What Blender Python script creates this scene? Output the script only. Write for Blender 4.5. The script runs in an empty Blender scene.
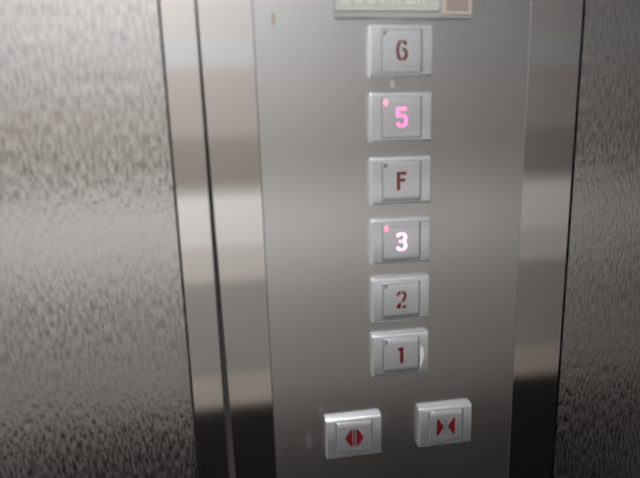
import bpy, bmesh, math
from mathutils import Vector, Matrix

scn = bpy.context.scene
C = scn.collection
MM = 0.001
Z0 = 1.35                      # height of the centre of the topmost floor button

# ------------------------------------------------------------------ view
scn.view_settings.view_transform = 'Standard'
scn.view_settings.look = 'None'
scn.view_settings.gamma = 1.0
scn.view_settings.use_curve_mapping = False
scn.view_settings.exposure = 0.0

w = bpy.data.worlds.new('cabin_ambient')
scn.world = w
w.use_nodes = True
w.node_tree.nodes['Background'].inputs[0].default_value = (0.5, 0.5, 0.5, 1)
w.node_tree.nodes['Background'].inputs[1].default_value = 0.02


# ------------------------------------------------------------------ materials
def mat(name, col, metallic=0.0, rough=0.5, emit=None, strength=0.0, ior=None):
    m = bpy.data.materials.new(name)
    m.use_nodes = True
    b = m.node_tree.nodes['Principled BSDF']
    b.inputs['Base Color'].default_value = (*col, 1)
    b.inputs['Metallic'].default_value = metallic
    b.inputs['Roughness'].default_value = rough
    if ior:
        b.inputs['IOR'].default_value = ior
    if emit:
        b.inputs['Emission Color'].default_value = (*emit, 1)
        b.inputs['Emission Strength'].default_value = strength
    return m


def node(m, kind, **kw):
    n = m.node_tree.nodes.new(kind)
    for k, v in kw.items():
        setattr(n, k, v)
    return n


def link(m, a, b):
    m.node_tree.links.new(a, b)


def bsdf(m):
    return m.node_tree.nodes['Principled BSDF']


def coords(m, scale, kind='Object'):
    tc = node(m, 'ShaderNodeTexCoord')
    mp = node(m, 'ShaderNodeMapping')
    mp.inputs['Scale'].default_value = scale
    link(m, tc.outputs[kind], mp.inputs['Vector'])
    return mp.outputs['Vector']


def add_bump(m, vec, noise_scale, detail, rough, lo, hi, strength, dist):
    nz = node(m, 'ShaderNodeTexNoise')
    nz.inputs['Scale'].default_value = noise_scale
    nz.inputs['Detail'].default_value = detail
    nz.inputs['Roughness'].default_value = rough
    link(m, vec, nz.inputs['Vector'])
    rp = node(m, 'ShaderNodeValToRGB')
    rp.color_ramp.elements[0].position = lo
    rp.color_ramp.elements[1].position = hi
    link(m, nz.outputs['Fac'], rp.inputs['Fac'])
    bp = node(m, 'ShaderNodeBump')
    bp.inputs['Strength'].default_value = strength
    bp.inputs['Distance'].default_value = dist
    link(m, rp.outputs['Color'], bp.inputs['Height'])
    link(m, bp.outputs['Normal'], bsdf(m).inputs['Normal'])
    return rp


STEEL = (0.74, 0.735, 0.725)

# embossed (leather grain) stainless steel of the cabin walls
m_emb = mat('embossed_steel', STEEL, 1.0, 0.17)
rp = add_bump(m_emb, coords(m_emb, (730, 1, 155)), 1.0, 2.0, 0.55, 0.34, 0.60, 0.34, 0.00022)
mr = node(m_emb, 'ShaderNodeMapRange')      # etched grain: matt marks between brighter polished ones
mr.inputs['To Min'].default_value = 0.08
mr.inputs['To Max'].default_value = 0.27
link(m_emb, rp.outputs['Color'], mr.inputs['Value'])
link(m_emb, mr.outputs['Result'], bsdf(m_emb).inputs['Roughness'])
mx = node(m_emb, 'ShaderNodeMix', data_type='RGBA')
mx.inputs[6].default_value = (0.52, 0.515, 0.51, 1)
mx.inputs[7].default_value = (0.77, 0.765, 0.755, 1)
link(m_emb, rp.outputs['Color'], mx.inputs[0])
link(m_emb, mx.outputs[2], bsdf(m_emb).inputs['Base Color'])

# satin brushed faceplate with small wear marks
m_satin = mat('satin_steel', (0.725, 0.73, 0.732), 1.0, 0.24)
# polished strips
m_polish = mat('polished_steel', (0.78, 0.77, 0.76), 1.0, 0.07)
m_dark = mat('dark_gap', (0.13, 0.118, 0.11), 0.0, 0.8)
m_gapsteel = mat('folded_steel_edge', (0.16, 0.155, 0.15), 1.0, 0.5)

m_silver = mat('silver_plastic', (0.90, 0.93, 0.98), 0.90, 0.26)
m_key = mat('silver_key', (0.885, 0.91, 0.96), 0.90, 0.26)
m_groove = mat('key_groove', (0.02, 0.021, 0.025), 0.0, 0.7)
m_red = mat('red_symbol', (0.105, 0.004, 0.007), 0.0, 0.5)
bsdf(m_red).inputs['Specular IOR Level'].default_value = 0.2
m_lamp = mat('unlit_indicator', (0.10, 0.085, 0.095), 0.0, 0.5)
m_lit = mat('lit_symbol', (0.8, 0.3, 0.4), 0.0, 0.5, (1.0, 0.07, 0.42), 1.5)
m_lit_hot = mat('lit_symbol_bright', (0.8, 0.3, 0.4), 0.0, 0.5, (1.0, 0.55, 0.80), 1.9)
m_lit_dot = mat('lit_indicator', (0.8, 0.3, 0.4), 0.0, 0.5, (1.0, 0.17, 0.36), 0.9)

m_label = mat('label_plastic', (0.41, 0.42, 0.395), 0.0, 0.35)
m_label_edge = mat('label_rim', (0.29, 0.295, 0.285), 0.0, 0.35)
m_letter = mat('white_letter', (0.60, 0.605, 0.58), 0.0, 0.5)
m_sticker = mat('beige_sticker', (0.40, 0.345, 0.31), 0.0, 0.6)
m_stick_face = mat('sticker_face', (0.25, 0.205, 0.18), 0.0, 0.6)
m_drip = mat('white_paint', (0.78, 0.78, 0.74), 0.0, 0.5)
m_pale = mat('pale_plastic', (0.55, 0.55, 0.53), 0.0, 0.5)  # pale grey of the small patch on the lowest floor button
m_stain = mat('brown_stain', (0.30, 0.24, 0.18), 0.0, 0.6)


# ------------------------------------------------------------------ mesh helpers
def obj(name, bm, m, parent=None, smooth=None):
    bmesh.ops.recalc_face_normals(bm, faces=bm.faces)
    me = bpy.data.meshes.new(name)
    bm.to_mesh(me)
    bm.free()
    for x in (m if isinstance(m, (list, tuple)) else [m]):
        me.materials.append(x)
    if smooth:
        for p in me.polygons:
            p.use_smooth = True
        me.set_sharp_from_angle(angle=math.radians(smooth))
    o = bpy.data.objects.new(name, me)
    C.objects.link(o)
    o.parent = parent
    return o


def add_box(bm, x0, x1, y0, y1, z0, z1):
    v = [bm.verts.new((x, y, z)) for x in (x0, x1) for y in (y0, y1) for z in (z0, z1)]
    for f in ((0, 1, 3, 2), (4, 6, 7, 5), (0, 4, 5, 1), (2, 3, 7, 6), (0, 2, 6, 4), (1, 5, 7, 3)):
        bm.faces.new([v[i] for i in f])
    return v


def box_bm(x0, x1, y0, y1, z0, z1, bevel=0.0, seg=2):
    bm = bmesh.new()
    add_box(bm, x0, x1, y0, y1, z0, z1)
    if bevel:
        bmesh.ops.bevel(bm, geom=list(bm.edges), offset=bevel, segments=seg, affect='EDGES')
    return bm


def add_prism(bm, pts, y0, y1):
    """polygon pts (x, z) extruded from y0 to y1"""
    a = [bm.verts.new((x, y0, z)) for x, z in pts]
    b = [bm.verts.new((x, y1, z)) for x, z in pts]
    bm.faces.new(a)
    bm.faces.new(list(reversed(b)))
    n = len(pts)
    for i in range(n):
        bm.faces.new((a[i], b[i], b[(i + 1) % n], a[(i + 1) % n]))


def structure(o):
    o['kind'] = 'structure'
    return o


def tag(o, label, cat, group=None):
    o['label'] = label
    o['category'] = cat
    if group:
        o['group'] = group
    return o


def empty(name, loc):
    o = bpy.data.objects.new(name, None)
    C.objects.link(o)
    o.location = loc
    o.empty_display_size = 0.02
    return o


# ------------------------------------------------------------------ the cabin
XL, XR = -1.05, 1.35
YB = -1.156
H = 2.25
m_wallside = mat('side_laminate', (0.42, 0.41, 0.40), 0.0, 0.5)
m_wallright = mat('right_laminate', (0.14, 0.132, 0.125), 0.0, 0.5)
m_ceiling = mat('ceiling_paint', (0.70, 0.69, 0.67), 0.0, 0.6)
m_floor = mat('floor_rubber', (0.035, 0.033, 0.030), 0.0, 0.7)
nz = node(m_floor, 'ShaderNodeTexNoise')
nz.inputs['Scale'].default_value = 90
rp = node(m_floor, 'ShaderNodeValToRGB')
rp.color_ramp.elements[0].color = (0.025, 0.023, 0.021, 1)
rp.color_ramp.elements[1].color = (0.05, 0.047, 0.043, 1)
link(m_floor, nz.outputs['Fac'], rp.inputs['Fac'])
link(m_floor, rp.outputs['Color'], bsdf(m_floor).inputs['Base Color'])

structure(obj('floor', box_bm(XL - .05, XR + .05, YB - .05, 0.06, -0.05, 0), m_floor))
structure(obj('ceiling', box_bm(XL - .05, XR + .05, YB - .05, 0.06, H, H + .05), m_ceiling))
structure(obj('wall_left', box_bm(XL - .05, XL, YB, 0.012, 0, H), m_wallside))
structure(obj('wall_right', box_bm(XR, XR + .05, YB, 0.012, 0, H), m_wallright))
structure(obj('wall_back', box_bm(XL - .05, XR + .05, YB - .05, YB, 0, H), m_wallside))
structure(obj('wall_front', box_bm(XL - .05, XR + .05, 0.012, 0.05, 0, H), m_dark))

# cladding boards of the wall opposite, one above the other
BANDS = [
    # z0, z1, colour
    (0.000, 0.520, (0.016, 0.015, 0.014)),
    (0.520, 0.620, (0.62, 0.55, 0.50)),
    (0.620, 0.905, (0.415, 0.40, 0.385)),
    (0.905, 1.007, (0.73, 0.695, 0.675)),
    (1.007, 1.147, (0.88, 0.87, 0.85)),
    (1.147, 1.172, (0.50, 0.475, 0.46)),
    (1.172, 1.303, (0.295, 0.27, 0.25)),
    (1.303, 1.480, (0.40, 0.365, 0.35)),
    (1.480, 1.562, (0.44, 0.455, 0.475)),
    (1.562, H,     (0.43, 0.425, 0.415)),
]
for i, (a, b, c) in enumerate(BANDS):
    m = mat('cladding_%d' % i, c, 0.0, 0.55)
    structure(obj('trim_%d' % (i + 2), box_bm(XL, XR, YB, YB + 0.006, a, b), m))

# ceiling light over the left half of the cabin
cl = empty('ceiling_light', (-0.40, -0.60, H))
tag(cl, 'square white ceiling light panel overhead in the cabin', 'ceiling light')
bm = bmesh.new()
LX, LY = 0.44, 0.40
for a in ((-LX, LX, -LY, -LY + .03), (-LX, LX, LY - .03, LY), (-LX, -LX + .03, -LY + .03, LY - .03),
          (LX - .03, LX, -LY + .03, LY - .03)):
    add_box(bm, a[0], a[1], a[2], a[3], -0.02, 0)
obj('light_frame', bm, m_ceiling, cl)
m_light = mat('light_diffuser', (0.9, 0.9, 0.9), 0, 0.5, (1.0, 0.99, 0.98), 14.3)
obj('diffuser', box_bm(-LX + .03, LX - .03, -LY + .03, LY - .03, -0.012, -0.001), m_light, cl)

# ------------------------------------------------------------------ front wall
structure(obj('wall_front_left', box_bm(XL, -0.1270, 0.0, 0.012, 0.0, H), m_emb))
structure(obj('trim_1', box_bm(-0.1257, -0.1086, 0.0, 0.012, 0.0, H, 0.0008), m_polish))
structure(obj('wall_front_right', box_bm(0.1108, XR, 0.0, 0.012, 0.0, H), m_emb))

# ------------------------------------------------------------------ control panel
PB, PT = 0.30, 2.02
cp = empty('control_panel', (0, 0, PB))
tag(cp, 'tall stainless steel elevator control panel holding all the push buttons', 'control panel')


def cx(z):        # the left edge of the panel stands a little off true: the slot widens downwards
    return -0.1074 + 0.0030 * (1.376 - z) / 0.28


def slab(name, pts, m, y0=0.0, y1=0.003):
    bm = bmesh.new()
    add_prism(bm, [(x, z - PB) for x, z in pts], y0, y1)
    bmesh.ops.bevel(bm, geom=list(bm.edges), offset=0.00012, segments=1, affect='EDGES')
    return obj(name, bm, m, cp)


face = slab('faceplate', [(-0.0790, PB), (0.0770, PB), (0.0770, PT), (-0.0790, PT)], m_satin)
slab('edge_strip', [(cx(PB), PB), (-0.0794, PB), (-0.0794, PT), (cx(PT), PT)], m_polish)
slab('edge_strip', [(0.0771, PB), (0.1092, PB), (0.1092, PT), (0.0771, PT)], m_polish)
obj('backing_box', box_bm(-0.098, 0.106, 0.003, 0.0118, 0.01, PT - PB - .01), m_gapsteel, cp)


def blob(cx_, cz_, rx, rz, n=14, wob=0.12, ph=0.0):
    return [(cx_ + rx * (1 + wob * math.sin(3 * t + ph)) * math.cos(t),
             cz_ + rz * (1 + wob * math.cos(2 * t + ph)) * math.sin(t))
            for t in [2 * math.pi * i / n for i in range(n)]]


def mark(name, pts, m, lab):
    bm = bmesh.new()
    add_prism(bm, [(x, z - PB) for x, z in pts], -0.00015, 0.0001)
    o = obj(name, bm, m, cp)
    o['label'] = lab
    return o


# ------------------------------------------------------------------ buttons
BW, BH, BP = 34.9, 26.8, 4.6     # mm: width, height, protrusion
KX, KZ0, KZ1 = 11.6, -11.5, 11.0     # key window


def prof(z, h=BH):
    """protrusion (mm) of the convex front at height z"""
    t = max(-1.0, min(1.0, 2 * z / h))
    p = BP - 0.5 * t * t
    e = h / 2 - abs(z)
    r = 1.3 if z > 0 else 1.0
    if e < r:
        p -= r - math.sqrt(max(0.0, r * r - (r - e) ** 2))
    return p


def zs_between(a, b, n):
    out = [a + (b - a) * i / n for i in range(n + 1)]
    return out


def grid_shell(bm, xs, zs, depth, skip=None, floor=0.0, inner=None):
    """front surface at y = -depth(x, z); outer border down to the plate, window border to 'inner'"""
    V = {}
    for i, x in enumerate(xs):
        for j, z in enumerate(zs):
            V[i, j] = bm.verts.new((x * MM, -depth(x, z) * MM, z * MM))
    for i in range(len(xs) - 1):
        for j in range(len(zs) - 1):
            if skip and skip(0.5 * (xs[i] + xs[i + 1]), 0.5 * (zs[j] + zs[j + 1])):
                continue
            bm.faces.new((V[i, j], V[i + 1, j], V[i + 1, j + 1], V[i, j + 1]))
    bmesh.ops.delete(bm, geom=[v for v in bm.verts if not v.link_faces], context='VERTS')
    edges = [e for e in bm.edges if len(e.link_faces) == 1]
    bottom = {}

    def low(v):
        if v not in bottom:
            outer = (abs(v.co.x / MM - xs[0]) < 1e-4 or abs(v.co.x / MM - xs[-1]) < 1e-4 or
                     abs(v.co.z / MM - zs[0]) < 1e-4 or abs(v.co.z / MM - zs[-1]) < 1e-4)
            y = floor if outer or inner is None else inner
            bottom[v] = bm.verts.new((v.co.x, -y * MM, v.co.z))
        return bottom[v]
    walls = []
    for e in edges:
        a, b = e.verts
        walls.append(bm.faces.new((a, b, low(b), low(a))))
    # close the back
    loose = [e for e in bm.edges if len(e.link_faces) == 1]
    bmesh.ops.edgeloop_fill(bm, edges=loose)


def housing_bm():
    bm = bmesh.new()
    xs = [-BW / 2, -BW / 2 + .3, -KX, KX, BW / 2 - .3, BW / 2]
    h = BH / 2
    zs = [-h, -h + .08, -h + .25, -h + .55, -h + 1.0, -h + 1.7, KZ0] + zs_between(KZ0, KZ1, 8)[1:-1] + \
         [KZ1, h - 1.7, h - 1.0, h - .55, h - .25, h - .08, h]

    def d(x, z):
        e = BW / 2 - abs(x)
        return prof(z) - (0.3 if e < .1 else 0)
    grid_shell(bm, xs, zs, d, lambda x, z: abs(x) < KX and KZ0 < z < KZ1, 0.0, 1.2)
    return bm


KG = 0.55     # slot between key and housing


def key_bm():
    bm = bmesh.new()
    k = KX - KG
    a, b = KZ0 + .12, KZ1 - .12
    xs = [-k, -k + .3, k - .3, k]
    zs = [a, a + .15, a + .5] + zs_between(a + .5, b - .5, 8)[1:-1] + [b - .5, b - .15, b]

    def d(x, z):
        ex, ez = k - abs(x), min(z - a, b - z)
        p = prof(z, BH + 8) + 0.15
        if ex < .1:
            p -= .3
        if ez < .1:
            p -= .45
        elif ez < .3:
            p -= .12
        return p
    grid_shell(bm, xs, zs, d, None, 1.3)
    return bm


def key_front(z):
    return prof(z, BH + 8) + 0.15


def stroke(bm, pts, width):
    """flat lettering stroke (mm) laid on the convex key front"""
    res = [pts[0]]
    for p, q in zip(pts, pts[1:]):
        n = max(1, int(math.dist(p, q) / 0.7))
        for i in range(1, n + 1):
            res.append((p[0] + (q[0] - p[0]) * i / n, p[1] + (q[1] - p[1]) * i / n))
    L, Rr = [], []
    for i, p in enumerate(res):
        a = res[max(0, i - 1)]
        b = res[min(len(res) - 1, i + 1)]
        t = Vector((b[0] - a[0], b[1] - a[1]))
        t.normalize()
        n = Vector((-t.y, t.x)) * width / 2
        L.append((p[0] + n.x, p[1] + n.y))
        Rr.append((p[0] - n.x, p[1] - n.y))

    def v(p, off):
        return bm.verts.new((p[0] * MM, -(key_front(p[1]) + off) * MM, p[1] * MM))
    T, D = 0.12, -0.1
    lt, rt = [v(p, T) for p in L], [v(p, T) for p in Rr]
    lb, rb = [v(p, D) for p in L], [v(p, D) for p in Rr]
    for i in range(len(res) - 1):
        for q in ((lt[i], rt[i], rt[i + 1], lt[i + 1]), (lb[i], lb[i + 1], rb[i + 1], rb[i]),
                  (lt[i], lt[i + 1], lb[i + 1], lb[i]), (rt[i], rb[i], rb[i + 1], rt[i + 1])):
            bm.faces.new(q)
    bm.faces.new((lt[0], lb[0], rb[0], rt[0]))
    bm.faces.new((lt[-1], rt[-1], rb[-1], lb[-1]))


def poly(bm, pts):
    """flat convex polygon (mm) on the key front"""
    c = sum(p[1] for p in pts) / len(pts)
    y = key_front(0) * MM
    add_prism(bm, [(p[0] * MM, p[1] * MM) for p in pts], -y - .00012, -y + .0005)


def arc(cx_, cz_, rx, rz, a0, a1, n=10):
    return [(cx_ + rx * math.cos(math.radians(a0 + (a1 - a0) * i / n)),
             cz_ + rz * math.sin(math.radians(a0 + (a1 - a0) * i / n))) for i in range(n + 1)]


G = 0.40
SYMBOLS = {
    '6': [arc(-G, 0, 2.1, 4.7, 90, 270, 14), arc(G, -1.9, 2.1, 2.8, -90, 90), arc(G, 1.6, 2.1, 3.1, 90, 25, 6)],
    '5': [[(-G, 4.7), (-2.4, 4.7), (-2.4, .9), (-G, .9)], arc(-G, -1.9, 2.1, 2.8, 270, 200, 6),
          [(G, 4.7), (2.5, 4.7)], arc(G, -1.9, 2.1, 2.8, 90, -90)],
    '3': [arc(-G, 2.6, 2.1, 2.1, 90, 165, 6), arc(-G, -2.4, 2.1, 2.3, 270, 195, 6), [(-1.3, .2), (-G, .2)],
          arc(G, 2.55, 2.0, 2.15, 90, -70) + arc(G, -2.25, 2.1, 2.45, 70, -90)],
    '2': [arc(-G, 2.2, 2.1, 2.4, 90, 170, 6), arc(G, 2.2, 2.1, 2.4, 90, -35, 8) + [(G, -1.2)],
          [(-G, -2.0), (-2.3, -4.0)], [(-3.0, -4.5), (-G, -4.5)], [(G, -4.5), (3.0, -4.5)]],
    'F': [[(-1.9, -5.2), (-1.9, 5.2)], [(-.8, 4.4), (2.8, 4.4)], [(-.8, .5), (2.0, .5)]],
    '1': [[(0.3, -5.2), (0.3, 5.2)], [(-1.5, 3.2), (-.2, 4.6)]],
}
SW = {'1': 2.1, 'F': 1.75}


def make_button(name, sym, x, z, label, lit=0):
    r = empty(name, (x * MM, 0, Z0 + z * MM))
    tag(r, label, 'elevator button', 'floor and door buttons of the control panel')
    hs = obj('housing', housing_bm(), m_silver, r, 24)
    obj('slot', box_bm(-KX * MM + 2e-5, KX * MM - 2e-5, -1.35 * MM, -1.05 * MM, KZ0 * MM + 2e-5, KZ1 * MM - 2e-5), m_groove, hs)
    k = obj('key', key_bm(), m_key, r, 24)
    bm = bmesh.new()
    if sym in SYMBOLS:
        for s in SYMBOLS[sym]:
            stroke(bm, s, SW.get(sym, 1.55))
        sm = {0: m_red, 1: m_lit, 2: m_lit_hot}[lit]
        o = obj('numeral' if sym != 'F' else 'letter', bm, sm, k)
        if lit:
            o['label'] = 'glowing pink floor number'
        bm = bmesh.new()
        zi = 8.7
        pts = [(-10.3, zi - 1.3), (-8.7, zi + .1), (-8.4, zi + 1.3), (-10.3, zi + 1.3)] if not lit else \
              [(-9.2 + 1.25 * math.cos(t), zi - .6 + 1.75 * math.sin(t)) for t in [math.pi * i / 7 for i in range(14)]]
        y = key_front(zi) * MM
        add_prism(bm, [(p[0] * MM, p[1] * MM) for p in pts], -y - .00025, -y + .0006)
        o = obj('indicator_light', bm, m_lit_dot if lit else m_lamp, k)
        if lit:
            o['label'] = 'glowing pink indicator dot'
    else:
        hh = 5.6
        if sym == 'open':
            for s in (-1, 1):
                poly(bm, [(s * 1.25, hh), (s * 2.3, hh), (s * 5.7, .6), (s * 5.7, -.6), (s * 2.3, -hh), (s * 1.25, -hh)])
            poly(bm, [(-.5, hh), (.5, hh), (.5, -hh), (-.5, -hh)])
        else:
            for s in (-1, 1):
                poly(bm, [(s * 1.5, .5), (s * 1.5, -.5), (s * 5.0, -hh), (s * 6.0, -hh), (s * 6.0, hh), (s * 5.0, hh)])
            b2 = bmesh.new()
            poly(b2, [(-.4, 4.6), (.4, 4.6), (.4, -4.6), (-.4, -4.6)])
            o = obj('door_line', b2, m_lamp, k)
            o['label'] = 'dark upright line between the two arrows'
        obj('arrow_symbol', bm, m_red, k)
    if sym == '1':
        bm = bmesh.new()  # thin pale patch following the convex right cheek
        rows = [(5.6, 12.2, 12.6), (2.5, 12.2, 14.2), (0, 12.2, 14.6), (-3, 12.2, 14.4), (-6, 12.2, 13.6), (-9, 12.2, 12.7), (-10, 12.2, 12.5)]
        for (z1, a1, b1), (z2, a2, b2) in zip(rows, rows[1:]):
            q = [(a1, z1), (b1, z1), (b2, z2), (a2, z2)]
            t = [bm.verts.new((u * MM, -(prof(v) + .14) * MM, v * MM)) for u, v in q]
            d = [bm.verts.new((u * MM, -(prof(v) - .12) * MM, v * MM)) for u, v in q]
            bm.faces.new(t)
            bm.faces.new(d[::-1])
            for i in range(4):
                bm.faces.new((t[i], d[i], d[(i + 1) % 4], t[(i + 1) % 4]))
        o = obj('pale_patch', bm, m_pale, hs)
        o['label'] = 'pale patch on the right cheek'
    return r


PITCH = 35.415
FL = [
    ('6', 'silver floor button marked 6 in dark red, topmost of the column', 0),
    ('5', 'lit floor button with a glowing pink 5, just below the 6 button', 1),
    ('F', 'silver floor button marked with a dark red letter F', 0),
    ('3', 'lit floor button with a glowing whitish pink 3, below the F button', 2),
    ('2', 'silver floor button marked 2 in dark red, below the lit 3', 0),
    ('1', 'silver floor button marked 1 in dark red, lowest of the column', 0),
]
for i, (s, lab, lit) in enumerate(FL):
    make_button('floor_button', s, 0.15, -i * PITCH, lab, lit)
make_button('door_open_button', 'open', -30.0, -229.3,
            'silver door button with red arrows pointing apart, bottom left of the panel')
make_button('door_close_button', 'close', 29.8, -228.8,
            'silver door button with red arrows pointing inward, bottom right of the panel')

# ------------------------------------------------------------------ camera
cam_d = bpy.data.cameras.new('camera')
cam = bpy.data.objects.new('camera', cam_d)
C.objects.link(cam)
R = Vector((0.98755436, -0.15457348, -0.02904172))
U = Vector((0.05904596, 0.19323083, 0.97937502))
F = Vector((0.14577365, 0.96890087, -0.19995288))
CP = Vector((-0.09105734, -0.29129299, Z0 - 0.04256998))
M = Matrix((R, U, -F)).transposed().to_4x4()
M.translation = CP
cam.matrix_world = M
cam_d.sensor_fit = 'HORIZONTAL'
cam_d.sensor_width = 36
cam_d.lens = 36 * 520 / 640
cam_d.clip_start = 0.01
cam_d.dof.use_dof = True
cam_d.dof.focus_distance = 0.37
cam_d.dof.aperture_fstop = 3.6
scn.camera = cam


def on_plate(px, py):
    """point of the panel's front plane seen at a pixel of the photograph (x, z)"""
    d = R * (px - 320) / 520 - U * (py - 239) / 520 + F
    p = CP + d * (-CP.y / d.y)
    return p.x, p.z


# ------------------------------------------------------------------ notice plate above the buttons
(lx0, lz0), (lx1, _) = on_plate(334, 19), on_plate(471, 17)
lz0 = on_plate(400, 19.0)[1]
lp = empty('notice_plate', ((lx0 + lx1) / 2, 0, lz0))
tag(lp, 'pale plastic notice strip above the column of buttons', 'notice')
LXH = (lx1 - lx0) / 2
HT = 0.024
obj('plate', box_bm(-LXH, LXH, -0.0012, 0, 0, HT, 0.0004), m_label_edge, lp)
xs = on_plate(440, 10)[0] - (lx0 + lx1) / 2
obj('panel_face', box_bm(-LXH + .0012, xs - .001, -0.0015, -0.0011, 0.0040, HT - .003), m_label, lp)
fc = bpy.data.curves.new('notice_lettering', 'FONT')
fc.body = 'd a a r n ain'
fc.size = 0.0098
fc.extrude = 0.0001
fo = bpy.data.objects.new('tmp', fc)
C.objects.link(fo)
bpy.context.view_layer.update()
me = bpy.data.meshes.new_from_object(fo.evaluated_get(bpy.context.evaluated_depsgraph_get()))
bpy.data.objects.remove(fo)
me.materials.clear()
me.materials.append(m_letter)
lo = bpy.data.objects.new('lettering', me)
C.objects.link(lo)
lo.parent = lp
lo.rotation_euler = (math.pi / 2, 0, 0)
lo.location = (-LXH + .0035, -0.0016, 0.0074)
lo['label'] = 'white lettering'

st = empty('sticker', (xs + (lx0 + lx1) / 2, -0.0012, lz0))
tag(st, 'small square beige sticker at the right end of the notice strip', 'sticker')
sw = LXH - xs
obj('backing', box_bm(0.0008, sw - .0004, -0.0003, 0, 0.0022, 0.0195), m_sticker, st)
obj('printed_area', box_bm(0.0030, sw - .0022, -0.0004, -0.0002, 0.0040, 0.0180), m_stick_face, st)

# ------------------------------------------------------------------ small marks on the faceplate
x, z = on_plate(392.3, 83)
mark('paint_drip', blob(x, z, .0011, .0027, wob=.08), m_drip, 'small white paint drip under the top button')
x, z = on_plate(273.5, 19)
mark('stain', blob(x, z, .0009, .0036, ph=1.0), m_stain, 'faint brown stain')

# ------------------------------------------------------------------ wear on the faceplate: scuffs beside the door buttons
tc = node(m_satin, 'ShaderNodeTexCoord')
nz = node(m_satin, 'ShaderNodeTexNoise')
nz.inputs['Scale'].default_value = 14
nz.inputs['Detail'].default_value = 3
link(m_satin, tc.outputs['Object'], nz.inputs['Vector'])
mr = node(m_satin, 'ShaderNodeMapRange')
mr.inputs['To Min'].default_value = 0.20
mr.inputs['To Max'].default_value = 0.27
link(m_satin, nz.outputs['Fac'], mr.inputs['Value'])
total = mr.outputs['Result']
for px, py, rx, rz, amt in ((321, 409, .0040, .0035, .10), (309, 440, .0035, .0100, .10), (384, 418, .0028, .0080, .07),
                            (366, 458, .0035, .0035, .06), (466, 452, .0060, .0025, .05)):
    x, z = on_plate(px, py)
    sb = node(m_satin, 'ShaderNodeVectorMath', operation='SUBTRACT')
    sb.inputs[1].default_value = (x, 0, z - PB)
    link(m_satin, tc.outputs['Object'], sb.inputs[0])
    ml = node(m_satin, 'ShaderNodeVectorMath', operation='MULTIPLY')
    ml.inputs[1].default_value = (1 / rx, 0, 1 / rz)
    link(m_satin, sb.outputs[0], ml.inputs[0])
    ln = node(m_satin, 'ShaderNodeVectorMath', operation='LENGTH')
    link(m_satin, ml.outputs[0], ln.inputs[0])
    mp = node(m_satin, 'ShaderNodeMapRange')
    mp.inputs['From Min'].default_value = 0.0
    mp.inputs['From Max'].default_value = 1.3
    mp.inputs['To Min'].default_value = amt * 0.6
    mp.inputs['To Max'].default_value = 0.0
    link(m_satin, ln.outputs['Value'], mp.inputs['Value'])
    ad = node(m_satin, 'ShaderNodeMath', operation='ADD')
    link(m_satin, total, ad.inputs[0])
    link(m_satin, mp.outputs['Result'], ad.inputs[1])
    total = ad.outputs[0]
link(m_satin, total, bsdf(m_satin).inputs['Roughness'])
